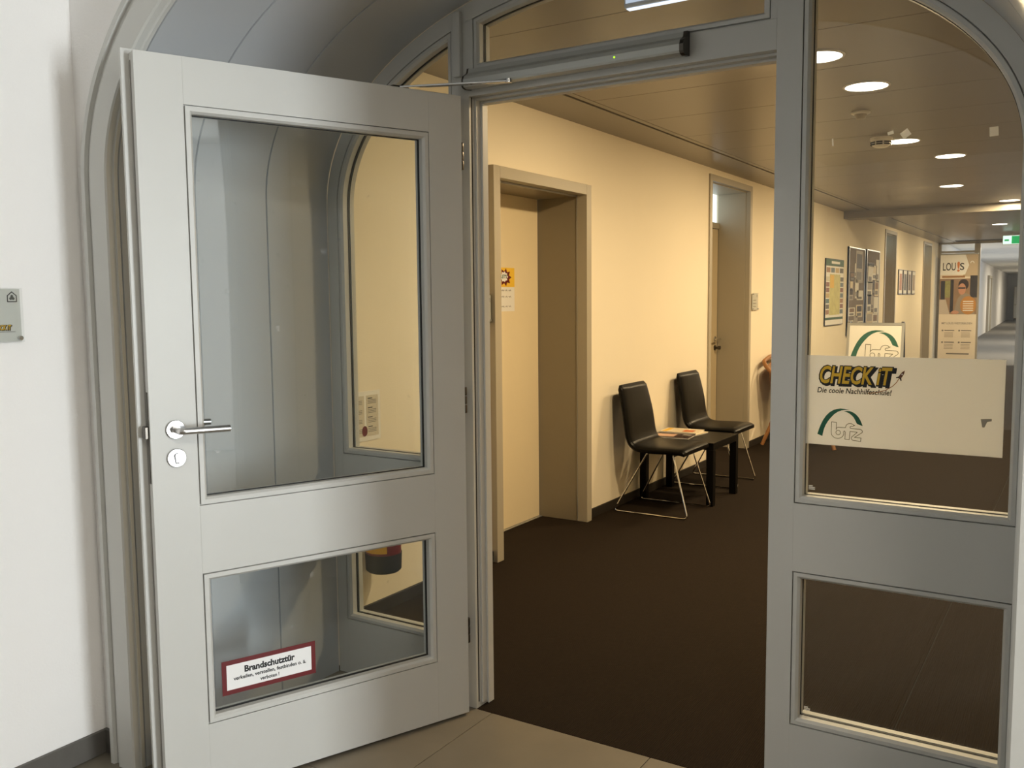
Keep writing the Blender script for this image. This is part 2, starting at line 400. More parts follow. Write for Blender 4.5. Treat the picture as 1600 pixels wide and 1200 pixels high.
# ceiling: margin boards along the wall, then cross panels
ce = struct(box('ceiling_corridor', CX0 - .36, CX1 + .2, 0.05, CY1 + .1, CZ + .02, CZ + .2, M_CBACK))
box('margin_board', CX0, -0.650, 0.085, 9.80, CZ, CZ + .02, M_CPANEL, ce, 0.002)
box('margin_board', CX0, -0.650, 10.10, CY1, CZ, CZ + .02, M_CPANEL, ce, 0.002)
box('margin_rail', -0.637, -0.598, 0.085, 9.80, CZ + .004, CZ + .02, M_CPANEL, ce, 0.002)
box('margin_rail', -0.637, -0.598, 10.10, CY1, CZ + .004, CZ + .02, M_CPANEL, ce, 0.002)
pm = None
ye = [0.085, 0.70] + [1.36 + .68 * k for k in range(25)]
for a, b in zip(ye, ye[1:]):
    if a >= CY1: break
    b = min(b, CY1)
    if pm is None or abs(b - a - .68) > 1e-3:
        p = box('ceiling_panel', -0.585, CX1, .002, b - a - .002, CZ, CZ + .018, M_CPANEL, ce, 0.002)
        if abs(b - a - .68) < 1e-3: pm = p.data
    else: p = link('ceiling_panel', pm, None, ce)
    p.location = (0, a, 0)
struct(box('trim_2', CX0, CX1, 9.80, 10.10, CZ - .09, CZ + .01, M_CPANEL, bev=.003), 'ceiling beam crossing the corridor')

# ---- far hallway behind the second screen
fwl = struct(box('wall_far_left', -0.2, 0, 0, 40, 0, 2.62, M_WALL)); fwl.location = (-1.0, 18.72, 0); fwl.rotation_euler = (0, 0, math.atan2(1.3, 37.7))
struct(box('wall_far_end', -4, 4, 58, 58.2, 0, 2.8, M_WALL))
struct(boxes('wall_far_right', [(2.0, 2.2, 18.6, 21, 0, 2.7), (2.0, 2.2, 33, 58, 0, 2.7)], M_WALL))
struct(box('ceiling_far', -4, 4, 18.6, 58.2, 2.62, 2.7, M_HCEIL))
fp = tag(empty('far_glazed_screen', (0, 18.5, 0)), 'grey framed glass screen at the far end of the corridor', 'glass screen')
for nm, b in (('post', (-.28, -.17, -.04, .06, 0, CZ)), ('post', (CX0, -.90, -.04, .06, 0, CZ)), ('post', (1.3, 1.41, -.04, .06, 0, CZ)), ('head_rail', (CX0, CX1, -.04, .06, CZ - .03, CZ + .10)), ('transom_rail', (-.90, -.28, -.03, .05, 2.32, 2.36))):
    box(nm, *b, M_FRAME, fp, 0.004)
box('pane', -.90, -.28, 0, .008, 0.02, 2.32, M_GLASS, fp); box('pane', -.90, -.28, 0, .008, 2.36, CZ - .03, M_GLASS, fp)

# ================================================================== GLAZED PARTITION
OX0, OX1, HZD = 0.0, 1.027, 2.12         # door opening
pt = tag(empty('glazed_partition', (XC, 0, 0)), 'grey painted arched screen of glass side panels round the open doorway', 'partition'); pt.location = (0, 0, 0)
D = 0.085
arch_sweep('arch_frame', [(-.0005, 0.0), (-.0005, D), (-.048, D), (-.048, 0.0)], M_GREY, pt)
for (x0, x1) in ((-.07, 0.0), (OX1, 1.097)):
    extrude_poly('post', [(x0, 0), (x1, 0)] + [(x1 + (x0 - x1) * k / 4, arch_z(x1 + (x0 - x1) * k / 4, -.046)) for k in range(5)], 0, D, M_GREY, pt)
box('head_rail', OX0, OX1, 0, D, HZD, 2.203, M_GREY, pt, 0.0015)
for s in (-1, 1):
    a, b = (1.097, XC + A0 - .046) if s > 0 else (XC - A0 + .046, -.07)
    box('side_rail', a, b, 0.0005, D, .67, .866, M_GREY, pt); box('side_rail', a, b, 0.0005, D, 0, .217, M_GREY, pt)
# rebated door stops round the opening
boxes('door_stop', [(0.0, .008, .030, D, 0.012, HZD), (0.008, .016, .055, D + .003, 0.004, HZD - .008)], M_GREY, pt, .0015)
boxes('door_stop', [(OX1 - .008, OX1, .030, D, 0.012, HZD), (OX1 - .016, OX1 - .008, .055, D + .003, 0.004, HZD - .008)], M_GREY, pt, .0015)
boxes('door_stop', [(0.008, OX1 - .008, .030, D, HZD - .008, HZD), (.016, OX1 - .016, .055, D + .003, HZD - .016, HZD - .008)], M_GREY, pt, .0015)
box('seal_strip', -0.0015, 0.0005, .012, .018, .02, HZD, M_BLACK, pt)
box('cable_cover', -.052, -.023, -.018, 0, 2.186, arch_z(-.05, -.010), M_GREY, pt, .002)
# panes with their glazing beads
def side_upper(s):
    a = A0 - .048; b = B0 - .048 * 1.2; z0 = .866; xi = 1.097 if s > 0 else -.07
    P = [(XC + s * a, z0), (XC + s * a, Z0)]; n = 60
    for i in range(1, n):
        t = PI / 2 * i / n; x = XC + s * a * math.cos(t) ** (2 / EXPO); z = Z0 + b * math.sin(t) ** (2 / EXPO)
        if (x - xi) * s <= 0.012: break
        P.append((x, z))
    P += [(xi, arch_z(xi, -.048)), (xi, z0)]; return P
def transom_poly():
    x0, x1 = .018, 1.009; n = 20
    P = [(x0, 2.205), (x1, 2.205)]
    for i in range(n + 1): x = x1 + (x0 - x1) * i / n; P.append((x, arch_z(x, -.048)))
    return P
BEAD = [(0.0, .012), (.0035, .012), (.0035, .0015), (.014, .0015), (.021, .010), (.021, .034), (0.0, .034)]
BEADB = [(0.0, .048), (.021, .048), (.021, .070), (0.0, .078)]
def pane(poly, parent, m):
    bd = ring('glazing_bead', poly, BEAD, M_GREY, parent); ring('glazing_bead', poly, BEADB, M_GREY, parent)
    ring('seal', inset(poly, .019), [(0.0, .034), (.0035, .034), (.0035, .040), (0.0, .040)], M_BLACK, parent)
    return extrude_poly('pane', inset(poly, .010), .0405, .0465, m, parent)
for s in (-1, 1):
    pane(side_upper(s), pt, M_GLASS)
    a, b = (1.097, XC + A0 - .048) if s > 0 else (XC - A0 + .048, -.07)
    pane([(a, .217), (b, .217), (b, .67), (a, .67)], pt, M_GLASS)
pane(transom_poly(), pt, M_GLASS)
# etched glass stamps in the pane corners
for zb in (.252, .902):
    for k in range(3): box('glass_stamp', 1.128, 1.128 + (.017 if k < 2 else .011), .0398, .0404, zb + .0045 * k, zb + .0028 + .0045 * k, M_SOFT, pt)
# frame pieces beside the transom light
box('transom_stile', -.0005, .018, 0, D, 2.203, arch_z(0, -.046), M_GREY, pt); box('transom_stile', 1.009, OX1 + .0005, 0, D, 2.203, arch_z(OX1, -.046), M_GREY, pt)

# ================================================================== OPEN DOOR LEAF
DA = math.radians(-112.437); ddir = Vector((math.cos(DA), math.sin(DA), 0))
door = struct(empty('door_1', (0.004, -0.052, 0), (0, 0, math.atan2(-ddir.y, -ddir.x))), 'open light grey fire door with two glass panes and a steel lever handle')
LW, TZ, TH = 1.022, 2.112, 0.050
for nm, b in (('stile', (-.124, 0, 0, TH, .010, TZ)), ('stile', (-LW, -.896, 0, TH, .010, TZ)), ('rail', (-.896, -.124, 0, TH, .010, .220)), ('rail', (-.896, -.124, 0, TH, .670, .868)), ('rail', (-.896, -.124, 0, TH, 1.985, TZ))):
    box(nm, *b, M_GREY, door, 0.0006)
boxes('rebate_lip', [(-LW - .020, .012, TH, TH + .018, .014, .20), (-LW - .020, .012, TH, TH + .018, 2.0, TZ + .014), (-LW - .020, -.90, TH, TH + .018, .20, 2.0), (-.12, .012, TH, TH + .018, .20, 2.0), (-.90, -.12, TH, TH + .018, .68, .86)], M_GREY, door)
box('edge_seal', -LW - .0012, -LW, .030, .040, .06, TZ - .02, M_GRAYPRINT, door)
PU = [(-.896, .868), (-.124, .868), (-.124, 1.985), (-.896, 1.985)]
PL = [(-.896, .220), (-.124, .220), (-.124, .670), (-.896, .670)]
DBEAD = [(0.0, .010), (.0035, .010), (.0035, -.0015), (.016, -.0015), (.0225, .006), (.0225, .026), (0.0, .026)]
for P in (PU, PL):
    ring('glazing_bead', P, DBEAD, M_GREY, door); ring('glazing_bead', P, [(0.0, .036), (.0225, .036), (.0225, .052), (0.0, .056)], M_GREY, door)
    ring('seal', inset(P, .0205), [(0.0, .0262), (.004, .0262), (.004, .0355), (0.0, .0355)], M_BLACK, door)
    extrude_poly('pane', inset(P, .010), .028, .034, M_DGLASS, door)
# lever handles both sides, escutcheon, lock
def lever(side):
    sg = -1 if side == 0 else 1; y0 = 0.0 if side == 0 else TH + .018
    h = empty('lever_handle', (-.955, y0, 1.093), parent=door)
    bm = bmesh.new(); R = Matrix.Rotation(PI / 2 if sg < 0 else -PI / 2, 4, 'X')
    add_lathe(bm, [(0, 0), (.0265, 0), (.0265, .006), (.0245, .008), (0, .008)], 32, R); from_bm('rose', bm, M_STEEL, h, True)
    pts = fillet([(0, sg * .006, 0), (0, sg * .056, 0), (.135, sg * .056, -.002)], .012, 5)
    bm = bmesh.new(); add_tube(bm, pts, .0098, 16); from_bm('lever', bm, M_STEEL, h, True)
    bm = bmesh.new(); add_lathe(bm, [(0, 0), (.0135, 0), (.0135, .012), (0, .012)], 20, R); from_bm('collar', bm, M_STEEL, h, True).location = (0, sg * .008, 0)
    e = empty('escutcheon', (-.955, y0, 1.013), parent=door)
    bm = bmesh.new(); add_lathe(bm, [(.0001, .0), (.0265, 0), (.0265, .005), (.0245, .007), (.0001, .007)], 32, R); from_bm('cover', bm, M_STEEL, e, True)
    for nm, k, m2, yo in (('keyhole', 1.0, M_BLACK, .0076), ('lock_cylinder', .80, M_CHROME, .0095)):
        P = [(.0085 * k * math.cos(t), .006 + .0085 * k * math.sin(t)) for t in [PI * (-.18 + 1.36 * i / 18) for i in range(19)]]
        P += [(-.005 * k, -.016 * k), (.005 * k, -.016 * k)]
        dx = 0.0 if k == 1.0 else .0012
        extrude_poly(nm, [(x + dx, z) for x, z in P], sg * .0065, sg * yo, m2, e)
lever(0); lever(1)
bm = bmesh.new(); add_box(bm, -LW - .0018, -LW, .012, .032, .945, 1.20); from_bm('lock_faceplate', bm, M_DARKSTEEL, door)
bm = bmesh.new(); add_box(bm, -LW - .012, -LW - .0018, .010, .036, 1.070, 1.105, .002); from_bm('latch_bolt', bm, M_DARKSTEEL, door)
for z in (1.92, 1.106, .300):
    h = empty('hinge', (.006, .012, z), parent=door)
    for k, (a, b) in enumerate(((-.044, -.016), (-.014, .014), (.016, .044))):
        lathe('knuckle', [(0, a), (.0075, a), (.0085, a + .003), (.0085, b - .003), (.0075, b), (0, b)], M_DARKSTEEL, h, 14)
# fire door sticker on the lower pane
sg = tag(box('fire_door_sticker', -.147, .147, -.052, .052, 0, .0008, M_RED), 'red bordered white Brandschutztür sticker on the lower glass pane', 'sticker')
sg.matrix_world = door.matrix_basis @ Matrix.Translation((-.698, .0275, .333)) @ Matrix.Rotation(PI / 2, 4, 'X')
rect('label_field', -.133, .133, -.038, .038, .0008, M_WHITE, sg, .0003)
text('lettering', 'Brandschutztür', -.079, .008, .0265, .0013, M_INK, sg, bold=.042, width=.158)
text('lettering', 'verkeilen, verstellen, festbinden o. ä.', -.113, -.011, .0155, .0013, M_INK, sg, bold=.026, width=.228)
text('lettering', 'verboten !', -.032, -.030, .0155, .0013, M_INK, sg, bold=.026, width=.060)

# door operator with slide arm
op = tag(empty('door_closer', (0.012, 0, 2.13)), 'silver automatic door closer rail with green light above the doorway', 'door closer')
def prof_x(name, prof, x0, x1, m, parent):
    bm = bmesh.new(); a = [bm.verts.new((x0, y, z)) for y, z in prof]; b = [bm.verts.new((x1, y, z)) for y, z in prof]; n = len(prof)
    bm.faces.new(a); bm.faces.new(b[::-1])
    for i in range(n): bm.faces.new((a[i], a[(i + 1) % n], b[(i + 1) % n], b[i]))
    return from_bm(name, bm, m, parent)
PR = [(0, .010), (-.030, .006), (-.046, .010), (-.050, .016), (-.050, .034), (-.044, .046), (-.030, .054), (-.022, .060), (-.018, .074), (0, .076)]
prof_x('housing', PR, 0, .752, M_SILVER, op)
prof_x('end_cap', [(y * 1.02, (z - .04) * 1.05 + .04) for y, z in PR], .752, .764, M_DARKSTEEL, op)
prof_x('end_cap', [(y * 1.02, (z - .04) * 1.05 + .04) for y, z in PR], -.006, 0, M_DARKSTEEL, op)
lathe('indicator_light', [(0, 0), (.0028, 0), (.0022, .0015), (0, .002)], emis('green_led', (150, 220, 20), 3.0), op, 12, (.548, -.050, .026), (PI / 2, 0, 0))
ar = empty('slide_arm', (.176, -.047, .006), parent=op)
lathe('pivot', [(0, 0), (.011, 0), (.011, .012), (0, .012)], M_STEEL, ar, 16, (0, 0, -.004))
v = Vector((-.149, -.180, 2.140)) - Vector((.188, -.047, 2.136))
bm = bmesh.new(); add_box(bm, 0, v.length, -.010, .010, -.003, .003, .001); ao = from_bm('arm_bar', bm, M_STEEL, ar); ao.rotation_euler = (0, 0, math.atan2(v.y, v.x))
box('slide_block', -.03, .03, -.010, .010, -.008, .004, M_DARKSTEEL, ar, .001, (v.x, v.y, 0), (0, 0, math.atan2(-ddir.y, -ddir.x)))
# ================================================================== PRINTED THINGS
def bfz_logo(parent, x, y, h, z):
    def S(P): return [(x + (px - 213) / 380 * h, y + (940 - py) / 380 * h) for px, py in P]
    flat('logo_arc', S([(213, 918), (228, 865), (247, 812), (272, 757), (302, 710), (336, 674), (372, 649), (410, 634), (448, 627), (495, 629), (540, 637), (500, 640), (460, 647), (420, 665), (385, 692), (350, 732), (320, 774), (298, 815), (282, 858), (272, 900), (266, 938)]), z, M_GREEN, parent)
    flat('logo_arc', S([(483, 656), (512, 649), (545, 650), (578, 661), (608, 680), (635, 708), (656, 742), (670, 775), (680, 801), (650, 793), (620, 780), (604, 746), (586, 715), (562, 690), (535, 671), (510, 661)]), z, M_GREEN, parent)
    def arc(cx, cy, rx, ry, a0, a1, n=10): return [(cx + rx * math.cos(math.radians(a0 + (a1 - a0) * i / n)), cy - ry * math.sin(math.radians(a0 + (a1 - a0) * i / n))) for i in range(n + 1)]
    outer = [(360, 776), (411, 779), (409, 858)] + arc(434, 858, 25, 27, 170, 90, 5) + [(505, 831)] + arc(553, 826, 46, 44, 176, 35, 9) + [(600, 799), (578, 812), (560, 812)] + [(551, 822), (556, 834), (640, 838)] + arc(650, 862, 29, 24, 80, -30, 6) + [(600, 929), (667, 931), (664, 969), (592, 963)] + arc(590, 938, 22, 25, 255, 160, 5) + [(628, 872), (553, 868), (548, 957), (501, 955), (505, 880), (494, 866), (488, 876)] + arc(424, 890, 66, 63, -8, -176, 14) + [(360, 776)]
    stroke_mesh('logo_outline', [S(outer), S(arc(431, 888, 24, 24, 0, 360, 18))], 6.0 / 380 * h, z, mat('logo_outline', (84, 82, 56), .6), parent)
def checkit(parent, x, y, h, z):
    wd = h * 3.55
    text('logo_shadow', 'CHECK iT', x + .05 * h, y - .06 * h, h * 1.22, z, M_INK, parent, bold=.072, shear=.22, width=wd * 1.02)
    text('logo_outline', 'CHECK iT', x - .02 * h, y, h * 1.22, z + .0003, M_INK, parent, bold=.066, shear=.22, width=wd * 1.0)
    text('logo_letters', 'CHECK iT', x + .04 * h, y + .02 * h, h * 1.2, z + .0008, M_YELLOW, parent, bold=.022, shear=.22, width=wd * .965)
# sign on the right side panel: thin translucent plastic
M_SIGN = bpy.data.materials.new('translucent_sign'); M_SIGN.use_nodes = True
_nt = M_SIGN.node_tree; _t = _nt.nodes.new('ShaderNodeBsdfTranslucent'); _t.inputs[0].default_value = (0.95, 0.95, 0.93, 1); _m = _nt.nodes.new('ShaderNodeMixShader'); _m.inputs[0].default_value = 0.68
_p = _nt.nodes['Principled BSDF']; _p.inputs['Base Color'].default_value = (0.93, 0.93, 0.92, 1); _p.inputs['Roughness'].default_value = 0.5
_nt.links.new(_p.outputs[0], _m.inputs[1]); _nt.links.new(_t.outputs[0], _m.inputs[2]); _nt.links.new(_m.outputs[0], _nt.nodes['Material Output'].inputs[0])
W1, H1 = .497, .249
ps = tag(box('printed_sign', 0, W1, 0, H1, 0, .003, M_SIGN), 'wide white CHECK iT and bfz sign fixed behind the right side pane', 'sign')
ps.location = (1.112, .036, 1.034); ps.rotation_euler = ROT_FRONT
checkit(ps, .040, .173, .055, .0032)
text('lettering', 'Die coole Nachhilfeschule!', .036, .1465, .0205, .0045, M_INK, ps, bold=.014, shear=.18, width=.194)
def rocket(parent, x, y, s, z):
    M_RK = mat('rocket_brown', (104, 62, 40), .5); ang = math.radians(58); c, sn = math.cos(ang), math.sin(ang)
    def T(P): return [(x + (p[0] * c - p[1] * sn) * s, y + (p[0] * sn + p[1] * c) * s) for p in P]
    flat('rocket_body', T([(-.9, -.22), (-.3, -.30), (.4, -.24), (1.0, 0), (.4, .24), (-.3, .30), (-.9, .22)]), z, M_RK, parent)
    flat('rocket_fin', T([(-.5, .2), (-1.0, .62), (-1.15, .5), (-.85, .1)]), z + .0002, M_INK, parent)
    flat('rocket_fin', T([(-.5, -.2), (-1.0, -.62), (-1.15, -.5), (-.85, -.1)]), z + .0002, M_INK, parent)
    flat('rocket_window', T([(.1 + .14 * math.cos(k), .14 * math.sin(k)) for k in [2 * PI * i / 10 for i in range(10)]]), z + .0004, M_PAPER, parent)
    tr_ = [(-.9, 0), (-1.8, -.05), (-2.8, .12), (-4.2, .75), (-5.6, 1.9), (-6.6, 3.1)]
    stroke_mesh('rocket_trail', [T(tr_)], .0018, z + .0006, mat('trail_orange', (150, 96, 50), .5), parent)
rocket(ps, .254, .203, .0135, .0045)
bfz_logo(ps, .0385, .0235, .0975, .0032)
flat('adhesive_mark', [(.445, .096), (.470, .098), (.470, .092), (.460, .090), (.454, .075), (.449, .075)], .0032, mat('adhesive_residue', (168, 158, 140), .6), ps)
# bits of tape left on the pane
M_TAPE = M_SIGN
for (x, z, a, b, r, lb) in ((1.561, 1.851, .020, .023, .05, 'small square of tape high on the right side pane'), (1.356, 1.866, .022, .019, .6, 'tilted tape scrap beside the middle downlight on the pane'), (1.319, 1.872, .015, .008, .25, 'narrow tape scrap beside the smoke detector on the pane'), (1.172, 1.862, .004, .020, .06, 'thin upright tape remnant near the post on the pane')):
    t = tag(box('tape_scrap', -a / 2, a / 2, -b / 2, b / 2, 0, .0006, M_TAPE), lb, 'tape', 'tape scraps on the right pane'); t.location = (x, .0405, z); t.rotation_euler = (PI / 2, -r, 0)
# acrylic door plates: hall wall, lift wall, office door
def plate(loc, rot, wd, ht, label, rich=True):
    p = tag(box('acrylic_plate', 0, wd, 0, ht, .018, .022, M_ACRYL), label, 'door plate'); p.location = loc; p.rotation_euler = rot
    rect('paper_insert', .003, wd - .003, .003, ht - .003, .0125, mat('plate_grey', (205, 206, 200), .6), p, .0008)
    for (x, y) in ((.012, .012), (wd - .012, .012), (.012, ht - .012)) if rich else ((wd - .012, .012),):
        lathe('standoff', [(0, 0), (.005, 0), (.005, .0175), (.0065, .0225), (.0065, .027), (0, .027)], M_STEEL, p, 14, (x, y, 0))
    c = (wd - .026, ht - .026); s = .013
    stroke_mesh('house_icon', [[(c[0] - s, c[1] - s), (c[0] + s, c[1] - s), (c[0] + s, c[1] + .3 * s), (c[0], c[1] + 1.15 * s), (c[0] - s, c[1] + .3 * s), (c[0] - s, c[1] - s)]], .0028, .0136, M_INK, p)
    for a in (90, 210, 330):
        q = (c[0] + .0042 * math.cos(math.radians(a)), c[1] - .002 + .0042 * math.sin(math.radians(a)))
        flat('clover_leaf', [(q[0] + .0042 * math.cos(2 * PI * k / 10), q[1] + .0042 * math.sin(2 * PI * k / 10)) for k in range(10)], .0136, mat('clover_grey', (84, 84, 78), .6), p)
    return p
pl = plate((HX0, -1.233, 1.335), ROT_WALL, .156, .156, 'clear acrylic plate with house icon on the white wall left of the door')
checkit(pl, .066, .036, .0165, .0138); rect('underline', .06, .135, .030, .0312, .0138, M_INK, pl, .0003)
pl = plate((CX0, 1.405, 1.322), ROT_WALL, .14, .15, 'pale acrylic plate on the cream wall left of the lift'); checkit(pl, .05, .036, .0165, .0138)
pl = plate((CX0, 6.035, 1.32), ROT_WALL, .175, .165, 'small acrylic plate beside the first office door')
for k in range(3): rect('printed_line', .03, .12, .03 + .03 * k, .04 + .03 * k, .0136, M_GRAYPRINT, pl, .0003)

# ================================================================== LIFT
lf = struct(empty('door_2', (CX0, 1.595, 0)), 'lift with cream sliding doors in a deep beige steel surround')
def local_boxes(name, L, m, par, bev=0.002):
    for b in L: box(name, *b, m, par, bev)
local_boxes('frame', [(-.03, .04, -.052, .012, 0, 2.158), (-.03, .04, 1.008, 1.072, 0, 2.158), (-.03, .04, .012, 1.008, 2.095, 2.158)], M_FRAME, lf)
local_boxes('reveal_panel', [(-.325, -.034, 1.012, 1.019, 0, 2.10), (-.325, -.034, .001, .008, 0, 2.10), (-.325, -.034, .008, 1.012, 2.088, 2.098)], M_REVEAL, lf, .001)
local_boxes('reveal_edge', [(-.034, -.030, 1.006, 1.016, 0, 2.094), (-.034, -.030, .006, 1.014, 2.084, 2.094)], M_ALU, lf, .0005)
local_boxes('lift_door', [(-.345, -.325, .001, .515, .004, 2.10), (-.338, -.320, .512, 1.006, .004, 2.098)], M_LIFT, lf, .002)
box('sill', -.34, -.30, .001, 1.018, -.003, .003, M_ALU, lf)
# notice on the lift door
nt_ = tag(empty('lift_notice', (CX0 - .3195, 2.065, 1.372), ROT_WALL), 'yellow comic burst notice with handwriting on the lift door', 'notice')
rect('sheet', 0, .245, 0, .150, 0, M_PAPER, nt_); rect('picture', 0, .245, .150, .268, .0008, mat('notice_yellow', (240, 196, 60), .5), nt_)
def burst(cx, cy, r0_, r1_, n, z, m, par):
    flat('burst', [(cx + (r0_ if k % 2 else r1_) * math.cos(PI * k / n) * 1.35, cy + (r0_ if k % 2 else r1_) * math.sin(PI * k / n)) for k in range(2 * n)], z, m, par)
burst(.135, .209, .036, .056, 9, .0015, M_RED, nt_); burst(.125, .212, .026, .034, 9, .0020, M_WHITE, nt_)
text('lettering', "LET'S", .088, .203, .030, .0026, M_GREEN, nt_, bold=.03)
M_PEN = mat('pen_ink', (50, 36, 24), .6)
for k, yy in enumerate((.128, .090, .030)):
    pts = [(.09 + .0045 * i, yy + .004 * math.sin(i * 1.9 + k) + .002 * math.sin(i * 3.7)) for i in range(27)]
    stroke_mesh('handwriting', [pts[0:9], pts[11:17], pts[19:26]], .0025, .0009, M_PEN, nt_)

# ================================================================== OFFICE DOORS
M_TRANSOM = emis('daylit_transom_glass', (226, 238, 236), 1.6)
def office(idx, a, b, label, nm):
    wd = b - a; d = struct(empty(nm, (CX0, a, 0)), label)
    local_boxes('frame', [(-.03, .014, -.055, .004, 0, 2.478), (-.03, .014, wd - .004, wd + .055, 0, 2.478), (-.03, .014, .004, wd - .004, 2.425, 2.478)], M_FRAME, d)
    local_boxes('reveal_panel', [(-.30, -.03, .001, .008, 0, 2.425), (-.30, -.03, wd - .008, wd - .001, 0, 2.425), (-.30, -.03, .008, wd - .008, 2.417, 2.425)], M_FRAME, d, .001)
    box('leaf', -.335, -.295, .012, wd - .012, .008, 2.09, M_LEAF, d, .003)
    box('transom_rail', -.335, -.285, .008, wd - .008, 2.095, 2.15, M_FRAME, d, .003)
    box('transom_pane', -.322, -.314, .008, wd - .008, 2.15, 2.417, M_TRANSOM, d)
    box('seal', -.30, -.2945, wd - .0135, wd - .009, .01, 2.09, M_BLACK, d)
    h = empty('lever_handle', (-.295, wd - .075, 1.05), parent=d)
    lathe('rose', [(0, 0), (.026, 0), (.026, .008), (0, .008)], M_STEEL, h, 20, (0, 0, 0), (0, PI / 2, 0))
    tube('lever', fillet([(.005, 0, 0), (.058, 0, 0), (.058, -.13, 0)], .012, 5), .0095, M_STEEL, h, 10)
    lathe('lock_knob', [(0, 0), (.026, 0), (.026, .008), (.012, .010), (.012, .034), (.018, .036), (.018, .056), (0, .056)], M_DARKSTEEL, h, 18, (0, 0, -.085), (0, PI / 2, 0))
    return d
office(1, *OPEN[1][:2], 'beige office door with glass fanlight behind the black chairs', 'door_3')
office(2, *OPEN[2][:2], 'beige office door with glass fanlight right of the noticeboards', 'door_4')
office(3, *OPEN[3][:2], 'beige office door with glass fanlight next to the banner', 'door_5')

# ================================================================== CHAIRS AND TABLE
def make_chair():
    c = empty('leather_chair')
    # side profile (x out from wall, z): centre line, from seat front to back top
    prof = [(.470, .418), (.462, .432), (.440, .440), (.36, .441), (.26, .437), (.18, .436), (.120, .444), (.085, .470), (.066, .515), (.056, .58), (.044, .66), (.024, .75), (.004, .83), (-.006, .862)]
    P = fillet([(x, 0, z) for x, z in prof], .05, 3)
    def shell(name, i0, i1):
        bm = bmesh.new(); W = .225; U = [-1, -.97, -.9, -.75, -.4, 0, .4, .75, .9, .97, 1]; grid = []
        n = len(P)
        for i in range(i0, i1 + 1):
            t = (P[min(i + 1, n - 1)] - P[max(i - 1, 0)]).normalized(); nn = Vector((-t.z, 0, t.x)); nn = -nn if nn.z < 0 and t.x < -.5 else nn
            nn = Vector((t.z, 0, -t.x))                       # towards the sitter
            end = min(i, n - 1 - i); th = .026 * min(1, .45 + .3 * end); rowA = []; rowB = []
            hz = P[i].z; wfac = 1.0 - .10 * max(0, (hz - .60) / .26) ** 1.5
            if i == n - 1: wfac *= .94
            for u in U:
                e = (1 - abs(u) ** 8) ** .5; k = th * (.25 + .75 * e); crown = .006 * (1 - u * u)
                rowA.append(bm.verts.new(P[i] + nn * (k + crown) + Vector((0, u * W * wfac, 0)))); rowB.append(bm.verts.new(P[i] - nn * k + Vector((0, u * W * wfac, 0))))
            grid.append((rowA, rowB))
        m = len(U)
        for (A, B), (C_, D_) in zip(grid, grid[1:]):
            for j in range(m - 1):
                bm.faces.new((A[j], A[j + 1], C_[j + 1], C_[j])); bm.faces.new((B[j + 1], B[j], D_[j], D_[j + 1]))
            bm.faces.new((A[0], C_[0], D_[0], B[0])); bm.faces.new((A[-1], B[-1], D_[-1], C_[-1]))
        for (A, B) in (grid[0], grid[-1]):
            for j in range(m - 1): bm.faces.new((A[j], A[j + 1], B[j + 1], B[j]))
        o = from_bm(name, bm, M_LEATHER, c, True); return o
    mid = min(range(len(P)), key=lambda i: (P[i] - Vector((.085, 0, .470))).length)
    shell('seat', 0, mid); shell('backrest', mid, len(P) - 1)
    for s in (-1, 1):
        y = s * .215; yi = s * .17
        tube('sled_leg', fillet([(.185, yi, .405), (-.035, y, .007), (.495, y, .007), (.375, yi, .405)], .03, 5), .0058, M_CHROME, c, 10)
        bm = bmesh.new(); add_lathe(bm, [(0, 0), (.008, 0), (.008, .004), (0, .004)], 10); from_bm('glide', bm, M_BLACK, c).location = (.47, y, 0)
    for x in (.185, .375): tube('cross_bar', [(x, -.17, .405), (x, .17, .405)], .0058, M_CHROME, c, 8)
    return c
ch = make_chair(); ch.location = (-.875, 3.19, 0)
tag(ch, 'black leather chair with chrome wire legs beside the lift', 'chair', 'waiting chairs')
c2 = copy_tree(ch); c2.location = (-.90, 4.275, 0); tag(c2, 'black leather chair with chrome wire legs nearer the office door', 'chair', 'waiting chairs')
tb = tag(empty('side_table', (-.925, 3.43, 0)), 'low square black side table between the two black chairs', 'table')
box('table_top', 0, .55, 0, .53, .395, .445, M_BLACKWOOD, tb, .002)
for x in (0, .50):
    for y in (0, .48): box('leg', x, x + .05, y, y + .05, 0, .395, M_BLACKWOOD, tb, .0015)
def magazine(loc, rz, cover, label, dots):
    m = tag(empty('magazine', loc, (0, 0, rz)), label, 'magazine', 'magazines on the side table')
    box('pages', -.10, .10, -.14, .14, 0, .007, M_PAPER, m, .001); box('cover', -.1015, .1015, -.1415, .1415, .007, .0085, cover, m)
    for (x0, x1, y0, y1, mm) in dots: box('cover_print', x0, x1, y0, y1, .0085, .0089, mm, m)
M_MDARK = mat('magazine_dark', (62, 46, 42), .25, noise=.2, nscale=18); M_MLIGHT = mat('magazine_light', (226, 210, 178), .3, noise=.1, nscale=18); M_MORANGE = mat('magazine_orange', (200, 108, 54), .35)
M_MPINK = mat('magazine_skin', (204, 164, 140), .4)
magazine((-.74, 3.60, .445), PI / 2 + .10, M_MDARK, 'dark covered magazine lying in front on the side table', [(-.06, .05, -.02, .12, M_MPINK), (.02, .08, -.12, -.06, M_GRAYPRINT)])
magazine((-.73, 3.80, .445), PI / 2 - .12, M_MLIGHT, 'lower pale magazine at the back of the side table', [(-.08, .08, .08, .12, M_GRAYPRINT)])
magazine((-.755, 3.805, .4539), PI / 2 + .05, M_MLIGHT, 'upper pale magazine with orange print on the side table', [(-.06, .03, -.10, -.02, M_MORANGE), (-.085, .085, .09, .125, M_YELLOW)])

